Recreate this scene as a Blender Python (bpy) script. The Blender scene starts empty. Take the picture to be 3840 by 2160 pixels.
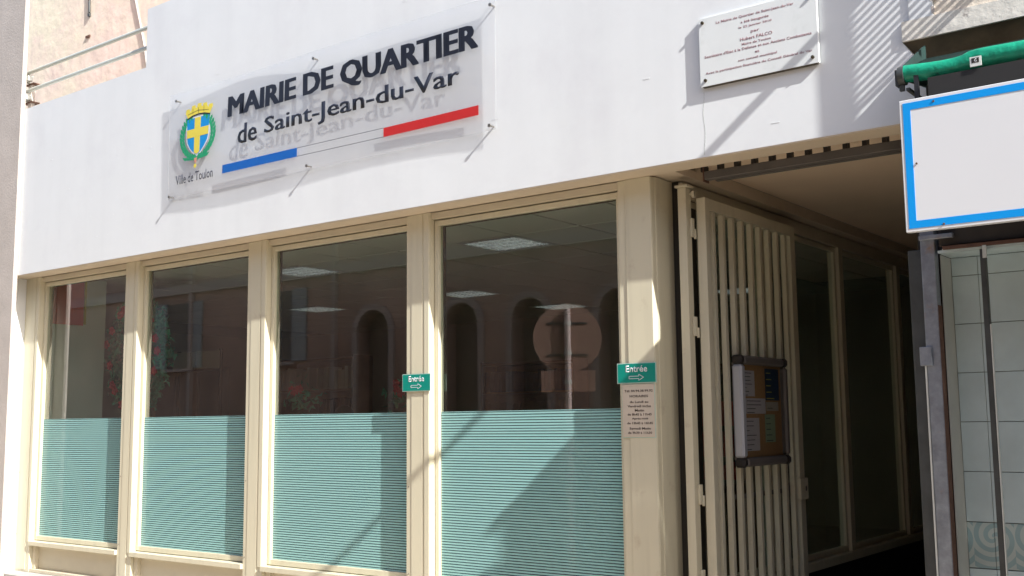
import bpy, bmesh, math, random
from mathutils import Vector, Matrix, noise
random.seed(7)
SC = bpy.context.scene
COL = SC.collection

# ------------------------------------------------------------------ camera
cam_d = bpy.data.cameras.new('camera'); cam = bpy.data.objects.new('camera', cam_d); COL.objects.link(cam)
yaw, pitch, roll = math.radians(37.3129), math.radians(7.0347), math.radians(-0.6089)
Fw = Vector((-math.sin(yaw)*math.cos(pitch), math.cos(yaw)*math.cos(pitch), math.sin(pitch)))
r0 = Vector((math.cos(yaw), math.sin(yaw), 0)); u0 = r0.cross(Fw)
Rt = math.cos(roll)*r0 + math.sin(roll)*u0
Up = -math.sin(roll)*r0 + math.cos(roll)*u0
m = Matrix((Rt, Up, -Fw)).transposed().to_4x4(); m.translation = Vector((0, -5.0, 1.6))
cam.matrix_world = m
cam_d.sensor_width = 36; cam_d.lens = 36*4078.76/3840; cam_d.clip_start = .05; cam_d.clip_end = 400
SC.camera = cam

# ------------------------------------------------------------------ world, sun, exposure
SUN = Vector((4.6, -1.0, 3.54)).normalized()           # direction towards the sun
w = bpy.data.worlds.new('World'); SC.world = w; w.use_nodes = True
nt = w.node_tree; nt.nodes.clear()
sky = nt.nodes.new('ShaderNodeTexSky'); sky.sky_type = 'NISHITA'; sky.sun_disc = False
sky.sun_elevation = math.asin(SUN.z); sky.sun_rotation = math.atan2(SUN.x, SUN.y)
sky.air_density = 1.0; sky.dust_density = 2.0; sky.ozone_density = 1.0
bg = nt.nodes.new('ShaderNodeBackground'); bg.inputs[1].default_value = 0.14
wo = nt.nodes.new('ShaderNodeOutputWorld')
nt.links.new(sky.outputs[0], bg.inputs[0]); nt.links.new(bg.outputs[0], wo.inputs[0])
sd = bpy.data.lights.new('sun', 'SUN'); sd.energy = 5.0; sd.angle = math.radians(0.53); sd.color = (1.0, .985, .94)
so = bpy.data.objects.new('sun', sd); COL.objects.link(so)
so.rotation_euler = (-SUN).to_track_quat('-Z', 'Y').to_euler(); so.location = (6, -8, 9)
SC.view_settings.view_transform = 'Standard'; SC.view_settings.look = 'None'
SC.view_settings.exposure = 0.90; SC.view_settings.gamma = 1.0; SC.view_settings.use_curve_mapping = False
SC.cycles.max_bounces = 10; SC.cycles.diffuse_bounces = 6; SC.cycles.transparent_max_bounces = 16

# ------------------------------------------------------------------ materials
def mat(name, col, rough=.6, metal=0.0, var=0.0, scale=3.0, bump=0.0, bscale=60.0, stain=None, spec=.5):
    mt = bpy.data.materials.new(name); mt.use_nodes = True
    n = mt.node_tree; p = n.nodes['Principled BSDF']
    p.inputs['Roughness'].default_value = rough; p.inputs['Metallic'].default_value = metal
    p.inputs['Specular IOR Level'].default_value = spec
    c = (*col, 1)
    tc = n.nodes.new('ShaderNodeNewGeometry')
    if var or stain:
        nz = n.nodes.new('ShaderNodeTexNoise'); nz.inputs['Scale'].default_value = scale
        nz.inputs['Detail'].default_value = 8; nz.inputs['Roughness'].default_value = .62
        n.links.new(tc.outputs['Position'], nz.inputs['Vector'])
        rp = n.nodes.new('ShaderNodeValToRGB'); rp.color_ramp.elements[0].position = .3; rp.color_ramp.elements[1].position = .7
        rp.color_ramp.elements[0].color = (*[x*(1-var) for x in col], 1)
        rp.color_ramp.elements[1].color = (*[min(1, x*(1+var)) for x in col], 1)
        n.links.new(nz.outputs['Fac'], rp.inputs['Fac']); last = rp.outputs['Color']
        if stain:
            scol, sscale, lo, hi = stain
            n2 = n.nodes.new('ShaderNodeTexNoise'); n2.inputs['Scale'].default_value = sscale
            n2.inputs['Detail'].default_value = 10; n2.inputs['Roughness'].default_value = .7
            n.links.new(tc.outputs['Position'], n2.inputs['Vector'])
            mr = n.nodes.new('ShaderNodeMapRange'); mr.inputs[1].default_value = lo; mr.inputs[2].default_value = hi
            n.links.new(n2.outputs['Fac'], mr.inputs[0])
            mx = n.nodes.new('ShaderNodeMix'); mx.data_type = 'RGBA'
            n.links.new(mr.outputs[0], mx.inputs['Factor']); n.links.new(last, mx.inputs[6]); mx.inputs[7].default_value = (*scol, 1)
            last = mx.outputs[2]
        n.links.new(last, p.inputs['Base Color'])
    else:
        p.inputs['Base Color'].default_value = c
    if bump:
        nb = n.nodes.new('ShaderNodeTexNoise'); nb.inputs['Scale'].default_value = bscale; nb.inputs['Detail'].default_value = 6
        n.links.new(tc.outputs['Position'], nb.inputs['Vector'])
        b = n.nodes.new('ShaderNodeBump'); b.inputs['Strength'].default_value = bump; b.inputs['Distance'].default_value = .01
        n.links.new(nb.outputs['Fac'], b.inputs['Height']); n.links.new(b.outputs[0], p.inputs['Normal'])
    return mt

def glass_mat(name, tint, boost=1.7, rough=0.0, ior=1.5):
    mt = bpy.data.materials.new(name); mt.use_nodes = True
    n = mt.node_tree; n.nodes.clear()
    out = n.nodes.new('ShaderNodeOutputMaterial'); mix = n.nodes.new('ShaderNodeMixShader')
    tr = n.nodes.new('ShaderNodeBsdfTransparent'); tr.inputs[0].default_value = (*tint, 1)
    gl = n.nodes.new('ShaderNodeBsdfGlossy'); gl.inputs['Roughness'].default_value = rough
    fr = n.nodes.new('ShaderNodeFresnel'); fr.inputs[0].default_value = ior
    ge = n.nodes.new('ShaderNodeNewGeometry')
    a = n.nodes.new('ShaderNodeMath'); a.operation = 'SUBTRACT'; a.inputs[0].default_value = 1.0
    n.links.new(ge.outputs['Backfacing'], a.inputs[1])
    b = n.nodes.new('ShaderNodeMath'); b.operation = 'MULTIPLY'; n.links.new(fr.outputs[0], b.inputs[0]); n.links.new(a.outputs[0], b.inputs[1])
    i1 = n.nodes.new('ShaderNodeMath'); i1.operation = 'SUBTRACT'; i1.inputs[0].default_value = 1.0; n.links.new(b.outputs[0], i1.inputs[1])
    i2 = n.nodes.new('ShaderNodeMath'); i2.operation = 'POWER'; n.links.new(i1.outputs[0], i2.inputs[0]); i2.inputs[1].default_value = boost   # several glass surfaces in a row
    c = n.nodes.new('ShaderNodeMath'); c.operation = 'SUBTRACT'; c.use_clamp = True; c.inputs[0].default_value = 1.0; n.links.new(i2.outputs[0], c.inputs[1])
    n.links.new(c.outputs[0], mix.inputs[0]); n.links.new(tr.outputs[0], mix.inputs[1]); n.links.new(gl.outputs[0], mix.inputs[2])
    n.links.new(mix.outputs[0], out.inputs[0])
    return mt

M = {}
M['white'] = mat('white_render', (.75, .772, .785), .85, var=.022, scale=2.4, bump=.06, bscale=14, stain=((.69, .70, .725), 1.3, .50, .80))
def streaks(mt, amount, sx, sz, lo=.45, hi=.8):
    n = mt.node_tree; p = n.nodes['Principled BSDF']; l = p.inputs['Base Color'].links[0]; src = l.from_socket
    ge = n.nodes.new('ShaderNodeNewGeometry'); mp = n.nodes.new('ShaderNodeMapping'); mp.inputs['Scale'].default_value = (sx, sx, sz)
    n.links.new(ge.outputs['Position'], mp.inputs[0])
    nz = n.nodes.new('ShaderNodeTexNoise'); nz.inputs['Scale'].default_value = 1.0; nz.inputs['Detail'].default_value = 6; n.links.new(mp.outputs[0], nz.inputs['Vector'])
    mr = n.nodes.new('ShaderNodeMapRange'); mr.inputs[1].default_value = lo; mr.inputs[2].default_value = hi; mr.inputs[3].default_value = 1.0; mr.inputs[4].default_value = 1-amount
    n.links.new(nz.outputs['Fac'], mr.inputs[0])
    mx = n.nodes.new('ShaderNodeMix'); mx.data_type = 'RGBA'; mx.blend_type = 'MULTIPLY'; mx.inputs['Factor'].default_value = 1.0
    cb = n.nodes.new('ShaderNodeCombineColor'); [n.links.new(mr.outputs[0], cb.inputs[k]) for k in range(3)]
    n.links.new(src, mx.inputs[6]); n.links.new(cb.outputs[0], mx.inputs[7]); n.links.new(mx.outputs[2], p.inputs['Base Color'])
streaks(M['white'], .04, 5.0, .45)
M['beige'] = mat('beige_paint', (.63, .585, .44), .42, var=.025, scale=2.2, stain=((.47, .40, .29), 6, .60, .80))
M['beige2'] = mat('beige_panel', (.60, .54, .41), .5, var=.04, scale=3)
streaks(M['beige'], .10, 22.0, 1.2, .5, .8)
M['soffit'] = mat('soffit_paint', (.66, .56, .43), .6, var=.03, scale=3)
M['brownceil'] = mat('passage_ceiling_paint', (.85, .68, .50), .8, var=.05, scale=1.5)
M['gasket'] = mat('rubber_gasket', (.03, .026, .02), .7)
M['pink'] = mat('pink_render', (.88, .70, .61), .9, var=.12, scale=3.5, bump=.9, bscale=7, stain=((.88, .79, .62), .7, .45, .60))
M['cream'] = mat('cream_render', (.72, .64, .54), .9, var=.06, scale=5, bump=.5, bscale=25)
M['stone'] = mat('weathered_slab', (.72, .69, .63), .9, var=.08, scale=14, bump=.25, bscale=30, stain=((.33, .29, .27), 9, .60, .68))
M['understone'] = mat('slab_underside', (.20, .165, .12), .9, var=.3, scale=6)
M['pilaster'] = mat('pilaster_render', (.50, .45, .41), .9, var=.1, scale=3, bump=.3)
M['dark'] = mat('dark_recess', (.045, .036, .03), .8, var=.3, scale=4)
M['blackp'] = mat('black_base_paint', (.02, .019, .018), .6)
M['chan'] = mat('channel_steel', (.115, .105, .095), .55, var=.15, scale=8)
M['rust'] = mat('rust', (.12, .06, .04), .8, var=.3, scale=30)
M['galv'] = mat('galvanised_steel', (.30, .33, .38), .42, .55, var=.25, scale=16, bump=.15, bscale=60, stain=((.34, .24, .18), 6, .60, .72))
M['dgalv'] = mat('dark_steel', (.07, .075, .075), .5, .3, var=.2, scale=10)
M['tile'] = mat('glazed_tile', (.52, .63, .66), .2, var=.10, scale=3, bump=.12, bscale=5)
M['grout'] = mat('grout', (.20, .22, .21), .9)
M['reveal'] = mat('reveal_render', (.42, .44, .42), .8, var=.08, scale=4)
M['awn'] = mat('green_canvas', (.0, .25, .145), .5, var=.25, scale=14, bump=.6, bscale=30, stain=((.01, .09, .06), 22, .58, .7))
M['awn_shade'] = mat('shaded_canvas', (.006, .032, .028), .8, var=.2, scale=8)  # shade on the awning canvas is put into this darker green
M['signw'] = mat('white_sign_board', (.70, .715, .745), .35, var=.01, scale=2)
M['signb'] = mat('blue_border', (.0, .30, .80), .4)
M['metalw'] = mat('white_metal', (.72, .75, .72), .35, .2)
M['rail'] = mat('rail_paint', (.55, .58, .53), .45, .1)
M['screw'] = mat('screw_steel', (.28, .26, .23), .35, .8)
M['brass'] = mat('dark_bronze', (.10, .08, .05), .35, .8)
M['ink'] = mat('black_lettering', (.012, .014, .025), .5)
M['ink2'] = mat('grey_lettering', (.06, .06, .075), .5)
M['inkn'] = mat('notice_lettering', (.05, .035, .03), .6)
M['mauve'] = mat('engraved_lettering', (.30, .17, .19), .7)
M['blue'] = mat('blue_bar', (.025, .22, .66), .4)
M['red'] = mat('red_bar', (.78, .06, .06), .4)
M['gold'] = mat('gold_print', (.72, .60, .07), .5)
M['cblue'] = mat('crest_blue', (.0, .25, .62), .5)
M['cgreen'] = mat('crest_green', (.01, .30, .13), .5, var=.3, scale=60)
M['crim'] = mat('crest_ribbon', (.6, .28, .2), .5)
M['marble'] = mat('white_marble', (.73, .76, .76), .3, var=.03, scale=7, stain=((.60, .63, .62), 4.5, .55, .75))
M['teal'] = mat('teal_sign', (.0, .245, .19), .35, var=.02)
M['rim'] = mat('sign_rim', (.42, .58, .52), .4)
M['notice'] = mat('notice_card', (.58, .51, .42), .6, var=.03, scale=20)
M['cork'] = mat('cork', (.42, .24, .11), .9, var=.15, scale=60, bump=.3, bscale=150)
M['alu'] = mat('brushed_aluminium', (.66, .68, .74), .30, .45)
M['graph'] = mat('dark_frame', (.15, .135, .125), .45)
M['blackpl'] = mat('black_plastic', (.025, .022, .02), .45)
M['paper'] = mat('paper', (.62, .57, .60), .8, var=.02)
M['paperg'] = mat('green_paper', (.36, .46, .30), .8)
M['paperb'] = mat('blue_poster', (.03, .06, .12), .6, var=.2, scale=15)
M['papery'] = mat('cream_paper', (.50, .44, .36), .8)
M['intwall'] = mat('office_wall', (.62, .56, .46), .8, var=.04)
M['intwhite'] = mat('office_white_wall', (.86, .90, .85), .6, var=.03)
M['ceil'] = mat('ceiling_tile', (.84, .87, .82), .9, var=.04, scale=30)
M['grid'] = mat('ceiling_grid', (.07, .07, .06), .6)
M['floor'] = mat('office_floor', (.48, .40, .33), .35, var=.1)
M['wood'] = mat('desk_wood', (.26, .15, .08), .5, var=.15, scale=6)
M['redp'] = mat('red_poster', (.92, .12, .10), .5, var=.05)
M['yel'] = mat('yellow_edge', (.75, .65, .08), .5)
M['leaf'] = mat('garland_leaf', (.07, .42, .27), .6, var=.4, scale=25)
M['flower'] = mat('red_flower', (.75, .02, .05), .6, var=.2, scale=20)
M['skin'] = mat('skin', (.42, .24, .16), .5)
M['hair'] = mat('dark_hair', (.012, .009, .007), .5)
M['cloth'] = mat('dark_jumper', (.03, .03, .045), .9)
M['signback'] = mat('sign_back_metal', (.40, .26, .21), .45, .4, var=.08, scale=6)
M['pole'] = mat('pole_paint', (.80, .66, .64), .35, .2)
M['road'] = mat('asphalt', (.12, .11, .095), .9, var=.2, scale=30, bump=.5, bscale=120)
M['pave'] = mat('pavement', (.46, .38, .29), .85, var=.1, scale=8, bump=.3, bscale=60)
M['kerb'] = mat('kerb_stone', (.42, .40, .37), .8, var=.1, scale=10)
M['opp'] = mat('opposite_render', (.45, .31, .24), .9, var=.3, scale=.8, bump=.2)
M['oppt'] = mat('opposite_trim', (.46, .37, .32), .8)
M['oppd'] = mat('opposite_doors', (.19, .15, .115), .6)
M['shut'] = mat('shutter_paint', (.36, .35, .33), .6)
M['iron'] = mat('wrought_iron', (.04, .04, .045), .5, .5)
M['pane'] = glass_mat('window_glass', (.86, .91, .87), 3.4)
def milky(mt, k):
    n = mt.node_tree; mx = n.nodes.new('ShaderNodeMixShader'); df = n.nodes.new('ShaderNodeBsdfDiffuse'); df.inputs[0].default_value = (.74, .75, .78, 1)
    mix = [q for q in n.nodes if q.type == 'MIX_SHADER' and q != mx][0]; tr = [q for q in n.nodes if q.type == 'BSDF_TRANSPARENT'][0]
    mx.inputs[0].default_value = k; n.links.new(tr.outputs[0], mx.inputs[1]); n.links.new(df.outputs[0], mx.inputs[2]); n.links.new(mx.outputs[0], mix.inputs[1])
M['cover'] = glass_mat('thin_cover', (.93, .94, .93), 1.2)
M['acryl'] = glass_mat('clear_acrylic', (.985, .985, .985), .8, rough=.02)
milky(M["acryl"], .13)
M['lamp'] = mat('lamp_tube', (.8, .8, .75), .5)
_p = M['lamp'].node_tree.nodes['Principled BSDF']; _p.inputs['Emission Color'].default_value = (1, .97, .86, 1); _p.inputs['Emission Strength'].default_value = 1.7

def film_mat():
    mt = bpy.data.materials.new('striped_privacy_film'); mt.use_nodes = True
    n = mt.node_tree; n.nodes.clear()
    out = n.nodes.new('ShaderNodeOutputMaterial')
    ge = n.nodes.new('ShaderNodeNewGeometry'); sp = n.nodes.new('ShaderNodeSeparateXYZ'); n.links.new(ge.outputs['Position'], sp.inputs[0])
    d = n.nodes.new('ShaderNodeMath'); d.operation = 'DIVIDE'; n.links.new(sp.outputs['Z'], d.inputs[0]); d.inputs[1].default_value = .0166
    f = n.nodes.new('ShaderNodeMath'); f.operation = 'FRACT'; n.links.new(d.outputs[0], f.inputs[0])
    g = n.nodes.new('ShaderNodeMath'); g.operation = 'GREATER_THAN'; n.links.new(f.outputs[0], g.inputs[0]); g.inputs[1].default_value = .40
    a = n.nodes.new('ShaderNodeMapRange'); n.links.new(g.outputs[0], a.inputs[0]); a.inputs[3].default_value = .55; a.inputs[4].default_value = .95
    cm = n.nodes.new('ShaderNodeMix'); cm.data_type = 'RGBA'; n.links.new(g.outputs[0], cm.inputs['Factor'])
    cm.inputs[6].default_value = (.12, .25, .28, 1); cm.inputs[7].default_value = (.44, .73, .71, 1)
    df = n.nodes.new('ShaderNodeBsdfPrincipled'); df.inputs['Roughness'].default_value = .06; df.inputs['IOR'].default_value = 1.5
    tl = n.nodes.new('ShaderNodeBsdfTranslucent')
    n.links.new(cm.outputs[2], df.inputs['Base Color']); n.links.new(cm.outputs[2], tl.inputs[0])
    m1 = n.nodes.new('ShaderNodeMixShader'); m1.inputs[0].default_value = .28; n.links.new(df.outputs[0], m1.inputs[1]); n.links.new(tl.outputs[0], m1.inputs[2])
    tr = n.nodes.new('ShaderNodeBsdfTransparent'); m2 = n.nodes.new('ShaderNodeMixShader')
    n.links.new(a.outputs[0], m2.inputs[0]); n.links.new(tr.outputs[0], m2.inputs[1]); n.links.new(m1.outputs[0], m2.inputs[2])
    n.links.new(m2.outputs[0], out.inputs[0])
    return mt
M['film'] = film_mat()

def decor_mat():
    mt = mat('patterned_border_tile', (.45, .50, .49), .25)
    n = mt.node_tree; p = n.nodes['Principled BSDF']
    ge = n.nodes.new('ShaderNodeNewGeometry')
    sp = n.nodes.new('ShaderNodeSeparateXYZ'); n.links.new(ge.outputs['Position'], sp.inputs[0])
    def M_(op, a, b=None):
        q = n.nodes.new('ShaderNodeMath'); q.operation = op
        if hasattr(a, 'links'): n.links.new(a, q.inputs[0])
        else: q.inputs[0].default_value = a
        if b is not None:
            if hasattr(b, 'links'): n.links.new(b, q.inputs[1])
            else: q.inputs[1].default_value = b
        return q.outputs[0]
    fx = M_('SUBTRACT', M_('FRACT', M_('MULTIPLY', sp.outputs['X'], 5.8)), .5); fz = M_('MULTIPLY', M_('SUBTRACT', sp.outputs['Z'], 1.07), 5.8)
    d2 = M_('POWER', M_('ADD', M_('MULTIPLY', fx, fx), M_('MULTIPLY', fz, fz)), .5)
    an = M_('ARCTAN2', fz, fx); wv = M_('SINE', M_('ADD', M_('MULTIPLY', d2, 26.0), M_('MULTIPLY', an, 2.0)))
    wv = M_('ADD', M_('MULTIPLY', wv, .5), .5)
    rp = n.nodes.new('ShaderNodeValToRGB'); rp.color_ramp.elements[0].position = .42; rp.color_ramp.elements[1].position = .6
    rp.color_ramp.elements[0].color = (.27, .38, .40, 1); rp.color_ramp.elements[1].color = (.42, .49, .48, 1)
    n.links.new(wv, rp.inputs[0]); n.links.new(rp.outputs[0], p.inputs['Base Color'])
    return mt
M['decor'] = decor_mat()

# ------------------------------------------------------------------ helpers
def thing(name, label, cat, loc=(0, 0, 0), group=None):
    o = bpy.data.objects.new(name, None); COL.objects.link(o); o.location = loc; o.empty_display_size = .1
    o['label'] = label; o['category'] = cat
    if group: o['group'] = group
    return o
def tag(o, label, cat, group=None):
    o['label'] = label; o['category'] = cat
    if group: o['group'] = group
    return o
class MB:
    def __init__(s): s.bm = bmesh.new()
    def box(s, x0, x1, y0, y1, z0, z1, rz=0, bev=0):
        g = bmesh.ops.create_cube(s.bm, size=1.0); vs = g['verts']
        c = Vector(((x0+x1)/2, (y0+y1)/2, (z0+z1)/2))
        mt = Matrix.Translation(c) @ Matrix.Rotation(rz, 4, 'Z') @ Matrix.Diagonal((abs(x1-x0), abs(y1-y0), abs(z1-z0), 1))
        bmesh.ops.transform(s.bm, matrix=mt, verts=vs)
        if bev:
            es = list({e for v in vs for e in v.link_edges})
            bmesh.ops.bevel(s.bm, geom=es, offset=bev, segments=1, profile=.5, affect='EDGES')
        return s
    def cyl(s, a, b, r, seg=14, r2=None):
        a = Vector(a); b = Vector(b); d = b-a
        q = d.to_track_quat('Z', 'Y').to_matrix().to_4x4()
        mt = Matrix.Translation((a+b)/2) @ q
        bmesh.ops.create_cone(s.bm, cap_ends=True, segments=seg, radius1=r, radius2=r if r2 is None else r2, depth=d.length, matrix=mt)
        return s
    def tube(s, pts, r, seg=10):
        for i in range(len(pts)-1): s.cyl(pts[i], pts[i+1], r, seg)
        for p in pts[1:-1]: bmesh.ops.create_uvsphere(s.bm, u_segments=seg, v_segments=6, radius=r, matrix=Matrix.Translation(p))
        return s
    def poly(s, pts, y0, y1):            # polygon in x,z extruded along y
        a = [s.bm.verts.new((x, y0, z)) for x, z in pts]; b = [s.bm.verts.new((x, y1, z)) for x, z in pts]
        s.bm.faces.new(a); s.bm.faces.new(b[::-1]); n = len(pts)
        for i in range(n): s.bm.faces.new((a[i], b[i], b[(i+1) % n], a[(i+1) % n]))
        return s
    def sphere(s, c, r, sc=(1, 1, 1), sub=2):
        bmesh.ops.create_icosphere(s.bm, subdivisions=sub, radius=r, matrix=Matrix.Translation(c) @ Matrix.Diagonal((*sc, 1)))
        return s
    def build(s, name, m, parent=None, smooth=False):
        bmesh.ops.recalc_face_normals(s.bm, faces=s.bm.faces)
        me = bpy.data.meshes.new(name); s.bm.to_mesh(me); s.bm.free(); me.materials.append(M[m] if isinstance(m, str) else m)
        if smooth:
            for p in me.polygons: p.use_smooth = True
            me.set_sharp_from_angle(angle=math.radians(35))
        return link(name, me, parent)
def link(name, me, parent=None):
    o = bpy.data.objects.new(name, me); COL.objects.link(o)
    if parent:
        o.parent = parent
        pl = Vector((0, 0, 0)); q = parent
        while q is not None: pl += q.location; q = q.parent
        o.location = -pl
    return o
def at(o, loc):            # shared-mesh copy placed in world space under its parent
    pl = Vector((0, 0, 0)); q = o.parent
    while q is not None: pl += q.location; q = q.parent
    o.location = Vector(loc) - pl
    return o
def B(name, m, parent, *b, bev=0, kind=None, rz=0):
    mb = MB()
    for q in (b if isinstance(b[0], (tuple, list)) else [b]): mb.box(*q, rz=rz, bev=bev)
    o = mb.build(name, m, parent)
    if kind: o['kind'] = kind
    return o
def text_mesh(s, x0, x1, z0, z1, y, weight=0.0, thick=.0006, plane='Y', keep=False, slant=0):
    """lettering fitted in a world rectangle; plane Y faces -Y."""
    cu = bpy.data.curves.new('t', 'FONT'); cu.body = s; cu.size = 1; cu.offset = weight; cu.extrude = 0; cu.resolution_u = 2
    to = bpy.data.objects.new('t', cu); COL.objects.link(to)
    dg = bpy.context.evaluated_depsgraph_get(); dg.update()
    me = bpy.data.meshes.new_from_object(to.evaluated_get(dg))
    bpy.data.objects.remove(to)
    xs = [v.co.x for v in me.vertices]; zs = [v.co.y for v in me.vertices]
    ax, bx, az, bz = min(xs), max(xs), min(zs), max(zs)
    for v in me.vertices:
        X = x0+(v.co.x-ax)/(bx-ax)*(x1-x0); Z = z0+(v.co.y-az)/(bz-az)*(z1-z0)
        v.co = Vector((X, y, Z))
    bm = bmesh.new(); bm.from_mesh(me)
    if thick:
        g = bmesh.ops.extrude_face_region(bm, geom=bm.faces[:])
        bmesh.ops.translate(bm, vec=(0, thick, 0), verts=[e for e in g['geom'] if isinstance(e, bmesh.types.BMVert)])
    bmesh.ops.recalc_face_normals(bm, faces=bm.faces)
    bm.to_mesh(me); bm.free(); me.materials.clear()
    return me
def text(name, s, x0, x1, z0, z1, y, m, parent, weight=0.0, thick=.0006):
    me = text_mesh(s, x0, x1, z0, z1, y, weight, thick); me.materials.append(M[m]); me.name = name
    return link(name, me, parent)

# ------------------------------------------------------------------ ground
MB().box(-60, 40, -3.2, 0.0, -.2, 0).build('pavement', 'pave')['kind'] = 'structure'
MB().box(-60, 40, -3.36, -3.2, -.2, .0, bev=.012).build('kerb', 'kerb')['kind'] = 'structure'
MB().box(-60, 40, -8.0, -3.36, -.3, -.13).build('road', 'road')['kind'] = 'structure'
MB().box(-60, 40, -9.5, -8.0, -.2, 0.0).build('opposite_pavement', 'pave')['kind'] = 'structure'
g = MB().box(-120, 120, -120, 120, -.6, -.31).build('ground', 'kerb'); g['kind'] = 'structure'

# ------------------------------------------------------------------ town hall building
TH = thing('town_hall_building', 'white rendered ground floor office with beige framed windows and covered passage', 'building', (-6, .1, 0))
wall = MB().poly([(-9.64, 2.955), (-1.40, 2.955), (-1.40, 3.13), (-1.43, 3.215), (-1.507, 3.333), (-1.507, 3.436), (-1.36, 3.436), (-1.36, 6.2), (-3.4, 6.2), (-3.4, 4.98), (-7.52, 4.98), (-7.52, 4.487), (-9.64, 4.487)], 0.0, .17).build('wall', 'white', TH)
wall['label'] = 'white rendered wall above the windows with stepped top edge'
# little proud strip of render at the right end
B('render_strip', 'white', TH, -1.47, -1.362, -.009, .002, 3.43, 6.2)
sm_ = MB()
zz = 3.30
while zz > 2.97: sm_.box(-2.541+.004*math.sin(zz*31), -2.5395+.004*math.sin(zz*31), -.0009, .001, zz-.02, zz); zz -= .021
sm_.build('hairline_crack', 'reveal', TH)
for k in range(26):
    x = random.uniform(-9.2, -2.0); z = random.uniform(3.0, 4.4); B('render_nib', 'white', TH, x, x+random.uniform(.008, .05), -.0011, .001, z, z+random.uniform(.003, .008))
B('pier', 'white', TH, -9.64, -9.5455, 0, .30, 0, 2.9545)
B('roof_slab', 'kerb', TH, -15.2, -1.5, .172, 7.6, 3.10, 3.24)
B('plinth', 'kerb', TH, -9.543, -2.969, .01, .30, 0, .342, bev=.004)
# mullions
MX = [(-9.543, -9.30), (-7.97, -7.778), (-6.402, -6.191), (-4.804, -4.602)]
for (a, b) in MX:
    mb = MB(); mb.box(a, b, .172, .30, .344, 2.947, bev=.002)
    mb.box(b-.045, b-.004, .165, .174, .60, 2.947, bev=.0015)
    mb.box(a+.045, b-.062, .1685, .174, .36, 2.947, bev=.0012)
    mb.build('mullion', 'beige', TH)
cp = MB(); cp.box(-3.186, -2.969, .172, .412, .01, 2.947, bev=.003); cp.box(-3.135, -2.972, .1665, .174, .02, 2.947, bev=.0015)
cp.box(-2.972, -2.965, .215, .408, .02, 2.95, bev=.001)
o = cp.build('corner_post', 'beige', TH); o['label'] = 'wide beige corner post beside the passage'
B('dark_gap_strip', 'gasket', TH, -2.985, -2.93, .412, .62, .01, 2.95)  # black strip filling the dark gap behind the corner post
# windows
edges = MX + [(-3.186, -2.969)]
for i in range(4):
    a = edges[i][1]; b = edges[i+1][0]
    fr = MB()
    fr.box(a+.005, a+.036, .213, .262, .618, 2.898, bev=.002); fr.box(b-.036, b-.005, .213, .262, .618, 2.898, bev=.002)
    fr.box(a+.005, b-.005, .215, .260, .617, .655, bev=.002); fr.box(a+.005, b-.005, .215, .260, 2.864, 2.897, bev=.002)
    wn = fr.build('window', 'beige', TH)
    B('header', 'beige2', wn, (a, b, .188, .27, 2.905, 2.947))
    B('gasket', 'gasket', wn, [a, a+.05, .262, .275, .61, 2.905], [b-.05, b, .262, .275, .61, 2.905], [a, b, .2625, .274, 2.86, 2.904])
    B('sill', 'beige', wn, a, b, .152, .29, .574, .612, bev=.003)
    B('pane', 'pane', wn, a+.030, b-.030, .236, .242, .650, 2.868)
    B('privacy_film', 'film', wn, a+.040, b-.048, .2345, .2352, .656, 1.670)
    kp = MB(); kp.box(a+.002, a+.05, .200, .27, .372, .573, bev=.002); kp.box(b-.05, b-.002, .200, .27, .372, .573, bev=.002)
    kp.box(a+.051, b-.051, .232, .25, .372, .572); kp.box(a, b, .176, .28, .344, .371, bev=.002)
    kp.build('kick_panel', 'beige2', wn)
scr = MB().cyl((0, -.002, 0), (0, .003, 0), .004, 8).build('screw_head', 'screw'); scm = scr.data; bpy.data.objects.remove(scr)
for (a, b) in MX:
    for z in (.66, 1.2): at(link('screw_head', scm, TH), (a+.02, .171, z))
# soffit over the windows, beam and passage ceiling
B('soffit', 'soffit', TH, -9.64, -2.83, .172, .45, 2.956, 3.0)
B('soffit_front', 'soffit', TH, -9.545, -1.402, .003, .1715, 2.9485, 2.9545)
B('beam', 'soffit', TH, -2.99, -2.83, .452, 6.0, 2.956, 3.028)
B('passage_ceiling', 'brownceil', TH, -2.829, -1.40, .172, 6.0, 3.03, 3.09)
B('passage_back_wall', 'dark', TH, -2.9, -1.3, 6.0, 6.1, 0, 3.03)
B('passage_floor', 'reveal', TH, -2.96, -1.3, .0, 6.0, -.1, .06)
gd = B('shutter_guide', 'chan', TH, -2.705, -1.40,   .30, .345, 2.910, 2.956, bev=.003)
B('guide_lip', 'chan', gd, -2.66, -1.40, .345, .375, 2.905, 2.913)
B('guide_end', 'rust', gd, -2.712, -2.7055, .298, .36, 2.90, 2.99)
nb = MB().box(-.0125, .0125, -.02, .02, -.036, .036).build('hanger', 'blackpl', gd); hm = nb.data
bpy.data.objects.remove(nb)
for k in range(13):
    o = link('hanger', hm, gd); at(o, (-2.715+.1*k, .325, 2.9925))
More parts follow.
